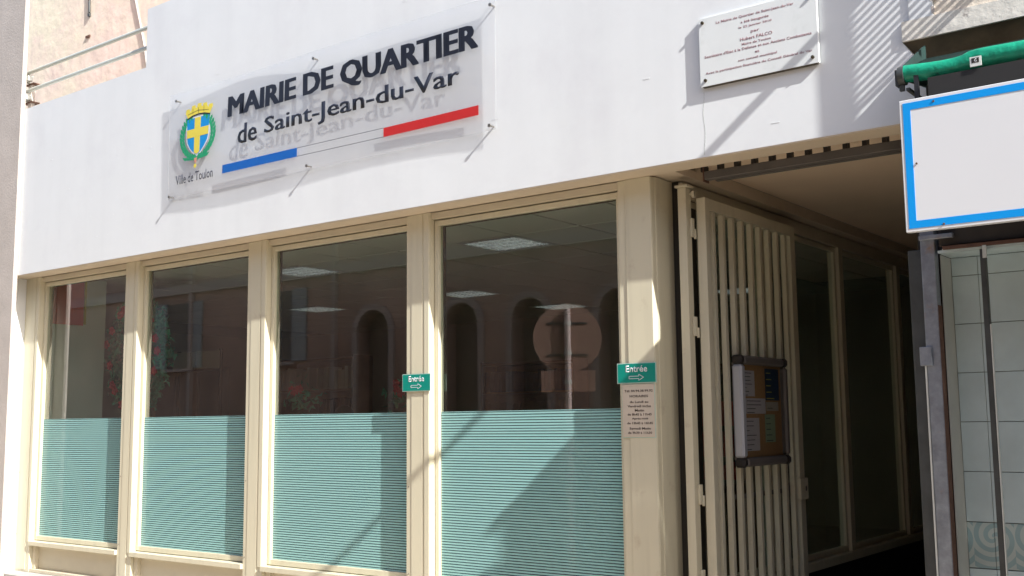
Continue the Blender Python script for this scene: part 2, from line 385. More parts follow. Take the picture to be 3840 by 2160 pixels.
# side glazing of the passage
for i, (y0, y1) in enumerate([(1.52, 1.60), (2.79, 2.87), (4.09, 4.17), (5.4, 5.48)]):
    B('side_mullion', 'beige', TH, -2.99, -2.90, y0, y1, .66, 2.86, bev=.002)
sy = [.42, 1.52, 1.60, 2.79, 2.87, 4.09, 4.17, 5.4]
for i in range(4):
    y0, y1 = sy[2*i], sy[2*i+1]
    f = MB(); f.box(-2.965, -2.925, y0+.003, y0+.035, .664, 2.856, bev=.002); f.box(-2.965, -2.925, y1-.035, y1-.003, .664, 2.856, bev=.002)
    f.box(-2.963, -2.927, y0+.003, y1-.003, .662, .70, bev=.002); f.box(-2.963, -2.927, y0+.003, y1-.003, 2.82, 2.857, bev=.002)
    sw = f.build('side_window', 'beige', TH)
    B('pane', 'pane', sw, -2.948, -2.942, y0+.03, y1-.03, .69, 2.83)
B('side_header', 'beige2', TH, -3.0, -2.905, .42, 6.0, 2.861, 2.947)
B('side_sill', 'beige', TH, -3.0, -2.885, .42, 6.0, .60, .659, bev=.003)
B('office_side_wall', 'intwall', TH, -3.0, -2.905, 6.001, 7.5, .3, 3.1)
B('side_base', 'blackp', TH, -3.0, -2.92, .415, 6.0, .0, .599)
# office interior
B('office_floor', 'floor', TH, -15, -3.0, .30, 7.5, .30, .36)
B('office_back_wall', 'intwall', TH, -15, -2.0, 7.5, 7.6, .3, 3.1)
B('office_end_wall', 'intwall', TH, -15.1, -15, .3, 7.5, .3, 3.1)
B('office_pier', 'intwhite', TH, -9.75, -9.60, .301, 1.02, .36, 3.02)
B('office_front_wall', 'intwall', TH, -15, -9.751, .301, .45, .36, 3.02)
B('office_partition', 'intwhite', TH, -11.4, -9.9, 1.6, 1.68, .36, 3.02)
ceil = B('ceiling', 'grid', TH, -15, -3.0, .30, 7.5, 3.085, 3.098)
tm = MB().box(-.293, .293, -.293, .293, 0, .015, bev=.003).build('ceiling_tile', 'ceil'); tme = tm.data; bpy.data.objects.remove(tm)
lights = [(-5.3, 1.88), (-7.74, 1.88), (-5.3, 4.32), (-7.74, 4.32), (-7.74, 6.15), (-5.3, 6.15), (-10.18, 4.32)]
for ix in range(-4, 14):
    for iy in range(-2, 10):
        x = -5.3-.61*(ix); y = 1.88+.61*iy
        if x > -3.3 or y < .62 or y > 7.2 or x < -13.2: continue
        if any(abs(x-lx) < .2 and abs(y-ly) < .2 for lx, ly in lights): continue
        o = link('ceiling_tile', tme, ceil); at(o, (x, y, 3.029))

# ------------------------------------------------------------------ ceiling lights
def build_light():
    r = bpy.data.objects.new('ceiling_light', None); COL.objects.link(r); r.empty_display_size = .1
    MB().box(-.30, .30, -.30, -.275, -.002, .016).box(-.30, .30, .275, .30, -.002, .016).box(-.30, -.275, -.275, .275, -.002, .016).box(.275, .30, -.275, .275, -.002, .016).build('frame', 'metalw', r)
    lv = MB()
    for k in range(5): lv.box(-.274, .274, -.23+.115*k-.003, -.23+.115*k+.003, -.003, .030)
    for k in range(10): lv.box(-.245+.054*k-.001, -.245+.054*k+.001, -.274, .274, -.002, .029)
    lv.build('louvre', 'alu', r)
    MB().box(-.274, .274, -.274, .274, .046, .050).build('reflector', 'metalw', r)
    for k in range(4):
        MB().cyl((-.27, -.1725+.115*k, .038), (.27, -.1725+.115*k, .038), .007).build('tube', 'lamp', r)
    return r
L0 = build_light()
lab = ['louvred square ceiling light seen through the largest window, nearest the glass', 'louvred ceiling light at the left edge of the third window',
       'louvred ceiling light at the upper right edge of the largest window', 'small louvred ceiling light low in the right part of the third window',
       'louvred ceiling light just left of the reflected round sign', 'distant louvred ceiling light seen between the gate bars', 'faint louvred ceiling light far back in the second window']
for k, (lx, ly) in enumerate(lights):
    r = L0 if k == 0 else L0.copy()
    if k:
        COL.objects.link(r)
        for ch in L0.children:
            c = ch.copy(); COL.objects.link(c); c.parent = r
    r.location = (lx, ly, 3.031); tag(r, lab[k], 'ceiling light', 'square louvred lights in the office ceiling')

# ------------------------------------------------------------------ office contents
ps = thing('red_poster', 'plain red poster high on the white pier behind the leftmost window', 'poster', (-9.59, .6, 2.57))
B('sheet', 'redp', ps, -9.598, -9.592, .44, .78, 2.565, 2.99); B('yellow_edge', 'yel', ps, -9.598, -9.586, .785, .805, 2.575, 2.99)
# heart-shaped flower garland on an easel
gl = thing('flower_garland', 'oval garland of green leaves and red flowers seen through the leftmost window', 'garland', (-9.13, 1.15, .36))
B('easel', 'wood', gl, [-9.10, -9.06, 1.22, 1.25, .36, 1.9], [-9.30, -9.27, 1.2, 1.23, .36, 1.9], [-9.30, -9.06, 1.19, 1.22, 1.82, 1.86])
lf = MB(); fl = MB()
for k in range(1500):
    a = random.uniform(0, 2*math.pi); rr = random.gauss(1, .13)
    x = -9.17+.40*rr*math.cos(a); z = 2.28+.47*rr*math.sin(a); y = 1.12+random.uniform(-.06, .06)
    v = [Vector((random.uniform(-.045, .045), random.uniform(-.03, .03), random.uniform(-.045, .045))) for _ in range(3)]
    f = [lf.bm.verts.new(Vector((x, y, z))+q) for q in v]
    try: lf.bm.faces.new(f)
    except Exception: pass
lo = lf.build('leaves', 'leaf', gl); lo['kind'] = 'stuff'
fme = MB().sphere((0, 0, 0), .034, (1, .7, .9), 1)
for q in range(5): fme.sphere((.028*math.cos(q*1.256), -.012, .028*math.sin(q*1.256)), .02, (1, .6, 1), 1)
fo = fme.build('flower', 'flower'); fmesh = fo.data; bpy.data.objects.remove(fo)
for k in range(17):
    a = k*2*math.pi/17+random.uniform(-.1, .1); o = link('flower', fmesh, gl); at(o, (-9.17+.40*random.uniform(.9, 1.1)*math.cos(a), 1.045, 2.28+.47*random.uniform(.92, 1.08)*math.sin(a)))
# desks, monitors, shelves
def desk(x, y, label):
    d = thing('desk', label, 'desk', (x, y, .36), 'office desks behind the windows')
    B('desk_top', 'wood', d, x-.75, x+.75, y-.38, y+.38, 1.07, 1.10)
    B('side_panel', 'wood', d, x-.74, x-.70, y-.36, y+.36, .36, 1.069); B('side_panel', 'wood', d, x+.70, x+.74, y-.36, y+.36, .36, 1.069)
    B('modesty_panel', 'wood', d, x-.699, x+.699, y-.33, y-.31, .60, 1.069)
def monitor(x, y, label):
    mo = thing('monitor', label, 'monitor', (x, y, 1.10), 'monitors on the office desks')
    B('stand', 'blackpl', mo, [x-.12, x+.12, y-.09, y+.09, 1.101, 1.115], [x-.025, x+.025, y-.012, y+.02, 1.115, 1.30])
    B('screen_back', 'blackpl', mo, x-.26, x+.26, y-.045, y-.013, 1.28, 1.64, bev=.006)
desk(-8.9, 2.6, 'brown desk nearest the flower garland'); monitor(-9.1, 2.6, 'black monitor on the desk by the flower garland')
desk(-7.2, 1.45, 'brown desk where the dark haired person sits'); monitor(-6.85, 1.5, 'black monitor in front of the dark haired person')
desk(-4.6, 3.1, 'brown desk nearest the glazed passage wall'); monitor(-4.6, 3.1, 'black monitor nearest the passage glazing')
def shelf(x, y, wd, h, label, col='wood'):
    s = thing('bookcase', label, 'bookcase', (x, y, .36), 'bookcases against the office walls')
    B('carcass', col, s, [x-wd/2, x-wd/2+.025, y-.18, y+.18, .36, h], [x+wd/2-.025, x+wd/2, y-.18, y+.18, .36, h], [x-wd/2, x+wd/2, y+.16, y+.18, .36, h])
    for k in range(6):
        z = .40+(h-.44)*k/5; B('shelf', col, s, x-wd/2+.026, x+wd/2-.026, y-.17, y+.158, z-.012, z+.012)
    for k in range(5):
        z = .40+(h-.44)*k/5+.013; bb = MB(); xx = x-wd/2+.04
        while xx < x+wd/2-.12:
            ww = random.uniform(.035, .075)
            if random.random() < .8: bb.box(xx, xx+ww-.006, y-.13, y+.12, z, z+random.uniform(.24, .31))
            xx += ww
        bb.build('binder_row', random.choice(['blackpl', 'redp', 'paperb', 'papery', 'wood']), s)
shelf(-11.0, 5.2, 1.5, 2.5, 'tall bookcase with dark binders left of the folders'); shelf(-9.0, 7.28, 1.6, 2.45, 'tall bookcase against the back wall')
shelf(-6.6, 7.28, 1.6, 2.3, 'lower bookcase against the back wall by the passage')
cb = thing('metal_cabinet', 'tall grey metal cabinet beyond the second window', 'cabinet', (-12.6, 4.2, .36))
B('body', 'graph', cb, -13.1, -12.1, 4.0, 4.5, .36, 2.4, bev=.01); B('door', 'chan', cb, -13.08, -12.61, 3.978, 3.999, .42, 2.38); B('door', 'chan', cb, -12.59, -12.12, 3.978, 3.999, .42, 2.38)
for k, (x, t) in enumerate([(-10.4, 'left'), (-9.98, 'right')]):
    fd = tag(MB().box(-.14, .14, -.005, .005, -.09, .10, rz=.35).build('document_holder', 'papery'), '%s of two pale document holders standing in the second window' % t, 'document holder', 'pale document holders in the second window')
    fd.location = (x+.24, 2.35, 2.30)
st = thing('display_stand', 'dark open display rack holding the document holders', 'rack', (-10, 2.45, .36))
B('upright', 'blackpl', st, -10.36, -10.33, 2.40, 2.43, .36, 2.42); B('upright', 'blackpl', st, -9.62, -9.59, 2.40, 2.43, .36, 2.42)
B('shelf', 'blackpl', st, -10.36, -9.59, 2.28, 2.44, 2.185, 2.2); B('shelf', 'blackpl', st, -10.36, -9.59, 2.28, 2.44, 1.55, 1.565)
for k, (x, y, z, t) in enumerate([(-8.05, 2.2, 1.86, 'left'), (-6.9, 2.4, 1.84, 'right')]):
    pl = thing('potted_plant', '%s hand red flowering plant on a tall stand behind the third window' % t, 'plant', (x, y, .36), 'red flowering plants in the office')
    B('stand', 'wood', pl, x-.13, x+.13, y-.13, y+.13, .36, 1.55)
    MB().cyl((x, y, 1.551), (x, y, 1.70), .09, 16, .12).build('pot', 'pilaster', pl)
    q = MB()
    for j in range(60):
        c = Vector((x, y, z))+Vector((random.gauss(0, .09), random.gauss(0, .08), random.gauss(0, .07)))
        f = [q.bm.verts.new(c+Vector((random.uniform(-.06, .06), random.uniform(-.04, .04), random.uniform(-.05, .05)))) for _ in range(3)]; q.bm.faces.new(f)
    q.build('foliage', 'leaf', pl)['kind'] = 'stuff'
    for j in range(4): at(link('flower', fmesh, pl), (x+random.uniform(-.09, .09), y-.07, z+random.uniform(.0, .14)))
# seated person
pr = thing('person', 'person with dark hair sitting behind the striped film of the third window', 'person', (-7.33, 2.05, .36))
me = bpy.data.meshes.new('body'); V = []; E = []; RR = []
def sv(p, r, par=None):
    V.append(p); RR.append(r)
    if par is not None: E.append((par, len(V)-1))
    return len(V)-1
px, py = -7.33, 2.10
p0 = sv((px, py, .86), .15); p1 = sv((px, py-.01, 1.05), .14, p0); p2 = sv((px, py-.03, 1.27), .165, p1); p3 = sv((px, py-.03, 1.42), .09, p2)
p4 = sv((px, py-.05, 1.50), .055, p3); p5 = sv((px, py-.06, 1.60), .09, p4); p6 = sv((px, py-.06, 1.69), .085, p5)
for s in (-1, 1):
    a = sv((px+s*.20, py-.03, 1.38), .055, p3); b = sv((px+s*.25, py-.10, 1.14), .042, a); sv((px+s*.14, py-.33, 1.14), .032, b)
    a = sv((px+s*.10, py-.10, .84), .085, p0); b = sv((px+s*.11, py-.42, .86), .062, a); c = sv((px+s*.11, py-.42, .45), .042, b); sv((px+s*.11, py-.55, .40), .035, c)
me.from_pydata(V, E, []); bo = link('body', me, pr); me.materials.append(M['cloth'])
sk = bo.modifiers.new('Skin', 'SKIN'); sk.use_smooth_shade = True
for i, v in enumerate(me.skin_vertices[0].data): v.radius = (RR[i], RR[i]*.8); v.use_root = (i == 0)
ss = bo.modifiers.new('Sub', 'SUBSURF'); ss.levels = ss.render_levels = 1
hb = MB().sphere((px, py-.065, 1.64), .088, (.86, 1, 1.22), 3).cyl((px, py-.165, 1.625), (px, py-.14, 1.66), .014, 8, .007)
for s in (-1, 1): hb.sphere((px+s*.077, py-.06, 1.635), .022, (.4, .8, 1.3), 1)
hb.build('head', 'skin', pr, smooth=True)
hh = MB().sphere((px, py-.045, 1.675), .098, (.92, 1.02, 1.02), 3)
for s in (-1, 1): hh.sphere((px+s*.06, py-.03, 1.60), .05, (.7, 1, 1.5), 2)
hh.build('hair', 'hair', pr, smooth=True)
ch = thing('office_chair', 'dark office chair under the seated person', 'chair', (-7.33, 2.15, .36))
B('seat', 'blackpl', ch, px-.23, px+.23, py-.22, py+.22, .68, .74, bev=.02); B('backrest', 'blackpl', ch, px-.2, px+.2, py+.20, py+.24, .85, 1.25, bev=.015)
MB().cyl((px, py, .40), (px, py, .68), .025).box(px-.25, px+.25, py-.02, py+.02, .365, .40).box(px-.02, px+.02, py-.25, py-.021, .365, .40).box(px-.02, px+.02, py+.021, py+.25, .365, .40).build('base', 'blackpl', ch)

# ------------------------------------------------------------------ banner
BN = thing('banner_sign', 'warped clear acrylic sign reading MAIRIE DE QUARTIER with coloured town crest', 'sign', (-5.5, -.03, 3.72))
def wav(x, z):       # the sheet is slightly warped between its fixings
    t = (z-3.34)/.78
    return -.029 - .009*math.sin((x+7.1)*2.02)*(1-2*t)*1.0 - .005*math.sin((x+7.1)*4.1+1)*t
def warp(o, dy=0):
    for v in o.data.vertices: v.co.y += wav(v.co.x, v.co.z)
    o.data.update(); return o
pm = MB(); NX, NZ = 64, 14
x0, x1 = -7.135, -3.895
def pc(i, j):
    x = x0+(x1-x0)*i/NX; z0 = 3.335; z1 = 4.165
    return x, z0+(z1-z0)*j/NZ
F = [[pm.bm.verts.new((pc(i, j)[0], 0, pc(i, j)[1])) for j in range(NZ+1)] for i in range(NX+1)]
Bk = [[pm.bm.verts.new((pc(i, j)[0], .004, pc(i, j)[1])) for j in range(NZ+1)] for i in range(NX+1)]
for i in range(NX):
    for j in range(NZ):
        pm.bm.faces.new((F[i][j], F[i+1][j], F[i+1][j+1], F[i][j+1])); pm.bm.faces.new((Bk[i][j], Bk[i][j+1], Bk[i+1][j+1], Bk[i+1][j]))
for i in range(NX):
    pm.bm.faces.new((F[i][0], Bk[i][0], Bk[i+1][0], F[i+1][0])); pm.bm.faces.new((F[i][NZ], F[i+1][NZ], Bk[i+1][NZ], Bk[i][NZ]))
for j in range(NZ):
    pm.bm.faces.new((F[0][j], F[0][j+1], Bk[0][j+1], Bk[0][j])); pm.bm.faces.new((F[NX][j], Bk[NX][j], Bk[NX][j+1], F[NX][j+1]))
warp(pm.build('acrylic_sheet', 'acryl', BN))
for x, z in [(-7.037, 4.103), (-5.483, 4.11), (-3.922, 4.108), (-3.935, 3.36), (-5.537, 3.36), (-7.097, 3.353)]:
    MB().cyl((x, .0, z), (x, -.045, z), .006, 10).cyl((x, -.042, z), (x, -.048, z), .011, 12).build('fixing_screw', 'screw', BN)
def btext(name, s, a, b, c, d, m, wt, parent=BN):
    return warp(text(name, s, a, b, c, d, -.0008, m, parent, wt, thick=.0004))
hd = [text_mesh('MAIRIE DE QUARTIER', -6.418+dx, -4.036+dx, 3.841+dz, 4.021+dz, -.0008-abs(dx)*.02-abs(dz)*.03, 0.0, .0003) for dx in (-.0125, -.0075, -.0025, .0025, .0075, .0125) for dz in (-.0035, .0035)]
hb_ = bmesh.new()
for q in hd: hb_.from_mesh(q)
hm_ = bpy.data.meshes.new('heading_lettering'); hb_.to_mesh(hm_); hb_.free(); hm_.materials.append(M['ink']); warp(link('heading_lettering', hm_, BN))
for wd_, xa, xb, zb in (('de', -6.300, -6.090, 3.640), ('Saint-Jean-du-Var', -6.005, -4.178, 3.634)):
    hb_ = bmesh.new()
    for dx in (-.0045, 0, .0045): hb_.from_mesh(text_mesh(wd_, xa+dx, xb+dx, zb, 3.791, -.0008-abs(dx)*.03, .006, .0003))
    hm_ = bpy.data.meshes.new('subheading_lettering'); hb_.to_mesh(hm_); hb_.free(); hm_.materials.append(M['ink']); warp(link('subheading_lettering', hm_, BN))
btext('crest_caption', 'Ville de Toulon', -7.035, -6.577, 3.438, 3.512, 'ink2', .010)
def bbox_(name, a, b, c, d, m, parent=BN, y=-.0008):
    n = max(1, int((b-a)/.08)); q = MB()
    P0 = [q.bm.verts.new((a+(b-a)*i/n, y, c)) for i in range(n+1)]; P1 = [q.bm.verts.new((a+(b-a)*i/n, y, d)) for i in range(n+1)]
    for i in range(n): q.bm.faces.new((P0[i], P0[i+1], P1[i+1], P1[i]))
    bmesh.ops.solidify(q.bm, geom=q.bm.faces[:], thickness=.0004)
    return warp(q.build(name, m, parent))
bbox_('blue_bar', -6.465, -5.652, 3.4455, 3.509, 'blue'); bbox_('red_bar', -4.829, -4.028, 3.4455, 3.506, 'red')
bbox_('fine_line', -5.651, -4.83, 3.5045, 3.5075, 'ink2'); bbox_('fine_line', -5.651, -4.83, 3.4455, 3.4485, 'ink2')
def bpoly(name, pts, m, y, parent):
    q = MB(); q.poly(pts, y, y+.0003); return warp(q.build(name, m, parent))
sh = [(-6.905, 3.932), (-6.905, 3.80), (-6.895, 3.745), (-6.865, 3.70), (-6.825, 3.665), (-6.780, 3.640), (-6.735, 3.662), (-6.695, 3.70), (-6.66, 3.745), (-6.645, 3.80), (-6.642, 3.932)]
cr = bpoly('crest_shield', sh, 'cblue', -.0012, BN)
bpoly('shield_border', [( -6.775+(x+6.775)*1.09, 3.79+(z-3.79)*1.07) for x, z in sh], 'signw', -.0006, cr)
bpoly('cross_upright', [(-6.815, 3.932), (-6.815, 3.662), (-6.780, 3.645), (-6.748, 3.662), (-6.742, 3.932)], 'gold', -.0017, cr)
bpoly('cross_arm', [(-6.905, 3.847), (-6.903, 3.782), (-6.648, 3.782), (-6.644, 3.847)], 'gold', -.0021, cr)
bpoly('crown_band', [(-6.905, 3.930), (-6.84, 3.945), (-6.77, 3.950), (-6.70, 3.945), (-6.635, 3.930), (-6.635, 3.939), (-6.70, 3.956), (-6.77, 3.961), (-6.84, 3.956), (-6.905, 3.939)], 'ink', -.0026, cr)
top = []
for k in range(5):
    a = -6.925+.0675*k; zz = [4.0, 4.02, 4.027, 4.02, 4.0][k]
    top += [(a, zz-.012), (a+.006, zz+.012), (a+.046, zz+.012), (a+.052, zz-.012)]
bpoly('mural_crown', [(-6.898, 3.939), (-6.93, 3.985)]+top+[(-6.61, 3.985), (-6.640, 3.939), (-6.70, 3.954), (-6.77, 3.959), (-6.84, 3.954)], 'gold', -.0022, cr)
wr = MB()
for s in (-1, 1):
    for k in range(15):
        t = k/14; ang = math.radians(72-152*t)
        cx, cz = -6.778+s*.185*math.cos(ang), 3.79+.17*math.sin(ang)
        if k < 1: continue
        for side in (-1, 1):
            d = Vector((s*.35*math.cos(ang)+side*math.sin(ang)*s*.1, 0, .35*math.sin(ang)+.4)).normalized() if side > 0 else Vector((-s*.25*math.cos(ang)+s*.3, 0, .7)).normalized()
            L = .052; W = .015; n = Vector((-d.z, 0, d.x)); c = Vector((cx+side*s*.014, -.0011, cz))
            pts = [c-d*L*.5, c+n*W, c+d*L*.3+n*W*.7, c+d*L*.6, c+d*L*.3-n*W*.7, c-n*W]
            wr.bm.faces.new([wr.bm.verts.new(p) for p in pts])
for s in (-1, 1):
    for k in range(4):
        c = Vector((-6.79+s*(.03+.035*k), -.0012, 3.612+.004*k)); d = Vector((s, 0, .22+.1*k)).normalized(); n = Vector((-d.z, 0, d.x))
        pts = [c-d*.03, c+n*.011, c+d*.035, c-n*.011]; wr.bm.faces.new([wr.bm.verts.new(p) for p in pts])
warp(wr.build('laurel_wreath', 'cgreen', cr))
bpoly('ribbon', [(-6.812, 3.618), (-6.80, 3.578), (-6.782, 3.578), (-6.772, 3.618)], 'crim', -.0016, cr)
bpoly('pendant', [(-6.806, 3.572), (-6.814, 3.552), (-6.795, 3.536), (-6.777, 3.552), (-6.784, 3.572)], 'gold', -.0016, cr)
bl = MB()
for xx in (-6.84, -6.775, -6.71): bl.poly([(xx, 3.965), (xx+.003, 3.965), (xx+.003, 4.01), (xx, 4.01)], -.0028, -.0026)
bl.poly([(-6.90, 3.968), (-6.775, 3.985), (-6.65, 3.968), (-6.65, 3.971), (-6.775, 3.988), (-6.90, 3.971)], -.0029, -.0027)
warp(bl.build('crown_linework', 'brass', cr))

# ------------------------------------------------------------------ marble plaque
PQ = thing('marble_plaque', 'white marble commemorative plaque with small engraved French text and four bolts', 'plaque', (-2.22, -.01, 3.5))
B('slab', 'marble', PQ, -2.545, -1.903, -.021, -.004, 3.320, 3.690, bev=.0015)
B('backing_edge', 'brass', PQ, -2.530, -1.912, -.0215, -.003, 3.3165, 3.3195)
for x, z in [(-2.521, 3.664), (-2.513, 3.352), (-1.933, 3.352), (-1.930, 3.662)]:
    MB().cyl((x, 0, z), (x, -.030, z), .0085, 12).sphere((x, -.030, z), .0085, (1, .5, 1), 1).build('bolt', 'brass', PQ, smooth=True)
for s, a, b, zc, h in [('La Mairie de Quartier de Saint-Jean-du-Var', -2.444, -2.02, 3.647, .0175), ('a \u00e9t\u00e9 inaugur\u00e9e', -2.305, -2.153, 3.616, .017),
        ('le 22 Janvier 2010', -2.317, -2.138, 3.590, .014), ('par', -2.252, -2.205, 3.555, .014), ('Hubert FALCO', -2.312, -2.137, 3.527, .017),
        ('Maire de Toulon', -2.304, -2.146, 3.5005, .012), ("Secr\u00e9taire d'Etat \u00e0 la D\u00e9fense et aux Anciens Combattants", -2.515, -1.935, 3.477, .0145),
        ('et', -2.234, -2.210, 3.447, .012), ('son conseil municipal', -2.327, -2.117, 3.418, .015), ('Avec la participation financi\u00e8re du Conseil G\u00e9n\u00e9ral du Var', -2.512, -1.934, 3.387, .016)]:
    text('engraved_line', s, a, b, zc-h/2, zc+h/2, -.0218, 'mauve', PQ, .012, thick=.0007)

# ------------------------------------------------------------------ entrance signs and opening hours
def entree(x0, x1, z0, z1, yf, label):
    s = thing('entrance_sign', label, 'sign', ((x0+x1)/2, yf, z0), 'green entrance signs')
    B('rim', 'rim', s, x0, x1, yf, yf+.004, z0, z1); B('face', 'teal', s, x0+.005, x1-.005, yf-.0008, yf-.0001, z0+.004, z1-.004)
    wd = x1-x0; h = z1-z0
    text('lettering', 'Entr\u00e9e', x0+wd*.225, x0+wd*.775, z0+h*.55, z0+h*.88, yf-.0016, 'signw', s, .012)
    a = x0+wd*.31; b = x0+wd*.68; zc = z0+h*.285; q = MB(); t = .0032
    H = .011; hd = b-.030
    def seg(p, r):
        p = Vector((p[0], 0, p[1])); r = Vector((r[0], 0, r[1])); d = (r-p).normalized(); n = Vector((-d.z, 0, d.x))*t/2
        pts = [p+n-d*t/2, r+n+d*t/2, r-n+d*t/2, p-n-d*t/2]; q.poly([(v.x, v.z) for v in pts], yf-.0016, yf-.0009)
    P_ = [(a, zc-H*.6), (hd, zc-H*.6), (hd, zc-H*1.5), (b, zc), (hd, zc+H*1.5), (hd, zc+H*.6), (a, zc+H*.6), (a, zc-H*.6)]
    for i in range(7): seg(P_[i], P_[i+1])
    q.build('arrow', 'signw', s)
entree(-4.828, -4.586, 1.802, 1.913, .1585, 'green Entr\u00e9e arrow sign on the narrow post between the two right windows')
entree(-3.205, -2.957, 1.805, 1.916, .1590, 'green Entr\u00e9e arrow sign on the wide corner post above the opening hours')
hn = thing('opening_hours_notice', 'beige opening hours notice taped under the green sign on the corner post', 'notice', (-3.07, .16, 1.5))
B('card', 'notice', hn, -3.177, -2.976, .1625, .1660, 1.512, 1.799); B('tape_edge', 'rim', hn, -3.181, -2.972, .1656, .16645, 1.508, 1.8025)
B('faint_border', 'beige2', hn, [-3.171, -2.986, .1621, .1624, 1.521, 1.5225], [-3.171, -2.986, .1621, .1624, 1.789, 1.7905], [-2.987, -2.9855, .1621, .1624, 1.521, 1.79], [-3.171, -3.1695, .1621, .1624, 1.521, 1.79])
for s, a, b, z in [('T\u00e9l: 04.94.38.99.92', -3.163, -2.984, 1.763), ('HORAIRES', -3.13, -3.014, 1.734), ('du Lundi au', -3.13, -3.014, 1.703), ('Vendredi inclus', -3.145, -2.998, 1.680),
        ('Matin', -3.099, -3.041, 1.657), ('de 8h45 \u00e0 11h45', -3.146, -2.994, 1.635), ('Apr\u00e8s-midi', -3.119, -3.017, 1.611), ('de 13h45 \u00e0 16h45', -3.149, -2.988, 1.588),
        ('Samedi Matin', -3.135, -3.002, 1.559), ('de 9h30 \u00e0 11h30', -3.145, -2.994, 1.536)]:
    text('printed_line', s, a, b, z-.0065, z+.0065, .1618, 'inkn', hn, .018)

# ------------------------------------------------------------------ gate
GP = thing('gate_post', 'square beige hinge post just right of the corner post', 'post', (-2.845, .33, 0.06))
B('shaft', 'beige', GP, -2.873, -2.822, .30, .36, .06, 2.885, bev=.002); B('cap_plate', 'beige', GP, -2.885, -2.806, .288, .372, 2.886, 2.90, bev=.002)
for z in (2.66, 2.11, 1.2, .75):
    B('hinge', 'beige', GP, [-2.821, -2.806, .335, .365, z-.05, z+.055], [-2.812, -2.800, .362, .376, z-.06, z-.004], bev=.002)
B('top_bolt', 'beige', GP, [-2.821, -2.79, .34, .352, 2.845, 2.86], [-2.805, -2.79, .335, .36, 2.83, 2.865])
GT = thing('barred_gate', 'open beige metal gate of vertical bars standing in the passage', 'gate', (-2.77, 1.0, .1))
B('stile', 'beige', GT, -2.800, -2.745, .378, .432, .10, 2.832, bev=.003); B('stile', 'beige', GT, -2.800, -2.750, 1.55, 1.625, .10, 2.832, bev=.003)
B('rail', 'beige', GT, -2.798, -2.747, .433, 1.549, 2.765, 2.831, bev=.003); B('rail', 'beige', GT, -2.798, -2.747, .433, 1.549, .44, .50, bev=.003); B('rail', 'beige', GT, -2.798, -2.747, .433, 1.549, .10, .15, bev=.003)
bme = MB().box(-.0155, .0145, -.0165, .0165, 0, 2.26, bev=.0015).build('bar', 'beige'); bmm = bme.data; bpy.data.objects.remove(bme)
for k in range(9): at(link('bar', bmm, GT), (-2.763, .485+.1235*k, .502))
B('lock_bar', 'chan', GT, -2.792, -2.782, .64, 1.50, 1.155, 1.180)
B('lock_box', 'beige', GT, -2.805, -2.735, 1.52, 1.64, 1.105, 1.235, bev=.004); B('latch_plate', 'chan', GT, -2.790, -2.778, 1.40, 1.515, 1.13, 1.21)
MB().box(-2.7345, -2.733, 1.595, 1.61, 1.155, 1.185).build('keyhole', 'blackpl', GT)

# ------------------------------------------------------------------ notice board on the gate
NB = thing('notice_board', 'grey framed cork notice board hung on the barred gate', 'notice board', (-2.71, .95, 1.34))
by0, by1, bz0, bz1 = .628, 1.272, 1.338, 1.962
B('backing', 'graph', NB, -2.744, -2.735, by0+.01, by1-.01, bz0+.01, bz1-.01)
ck = B('cork_panel', 'cork', NB, -2.7345, -2.7145, by0+.04, by1-.04, bz0+.04, bz1-.04)
def rside(y0, y1, z0, z1, nm, mt):
    q = MB(); q.box(-2.744, -2.682, y0, y1, z0, z1, bev=.012); return q.build(nm, mt, NB)
rside(by0, by0+.055, bz0+.052, bz1-.052, 'side_profile', 'alu'); rside(by1-.05, by1, bz0+.052, bz1-.052, 'side_profile', 'graph')
rside(by0+.05, by1-.05, bz1-.05, bz1, 'top_profile', 'graph'); rside(by0+.05, by1-.05, bz0, bz0+.05, 'bottom_profile', 'graph')
for y0 in (by0-.003, by1-.052):
    for z0 in (bz0-.003, bz1-.05): MB().box(-2.7455, -2.679, y0, y0+.055, z0, z0+.053, bev=.014).build('corner_cap', 'blackpl', NB)
B('cover', 'cover', NB, -2.694, -2.6915, by0+.05, by1-.05, bz0+.045, bz1-.045)
ppr = [('paper', .685, .86, 1.733, 1.880, 7, 'white typed sheet pinned at the top left of the notice board'), ('paper', .735, 1.0, 1.634, 1.722, 4, 'white sheet pinned sideways in the middle of the notice board'),
       ('paper', .688, .905, 1.424, 1.610, 7, 'white typed sheet pinned at the bottom left of the notice board'), ('paperb', 1.005, 1.195, 1.712, 1.898, 5, 'dark blue poster pinned at the top right of the notice board'),
       ('papery', 1.01, 1.18, 1.650, 1.703, 1, 'small cream slip pinned under the dark blue poster'), ('paperg', .985, 1.125, 1.468, 1.630, 5, 'pale green sheet pinned at the lower right of the notice board')]
for mt, y0, y1, z0, z1, nl, lb in ppr:
    p = thing('pinned_sheet', lb, 'paper', (-2.713, (y0+y1)/2, z0), 'sheets pinned in the notice board')
    B('sheet', mt, p, -2.7135, -2.7125, y0, y1, z0, z1)
    q = MB()
    for k in range(nl):
        z = z1-(k+.7)*(z1-z0)/nl; e = random.uniform(.35, .85); q.box(-2.7122, -2.7118, y0+.015, y0+.015+(y1-y0-.03)*e, z-.0022, z+.0022)
    q.build('printed_lines', 'yel' if mt == 'paperb' else 'ink2', p)

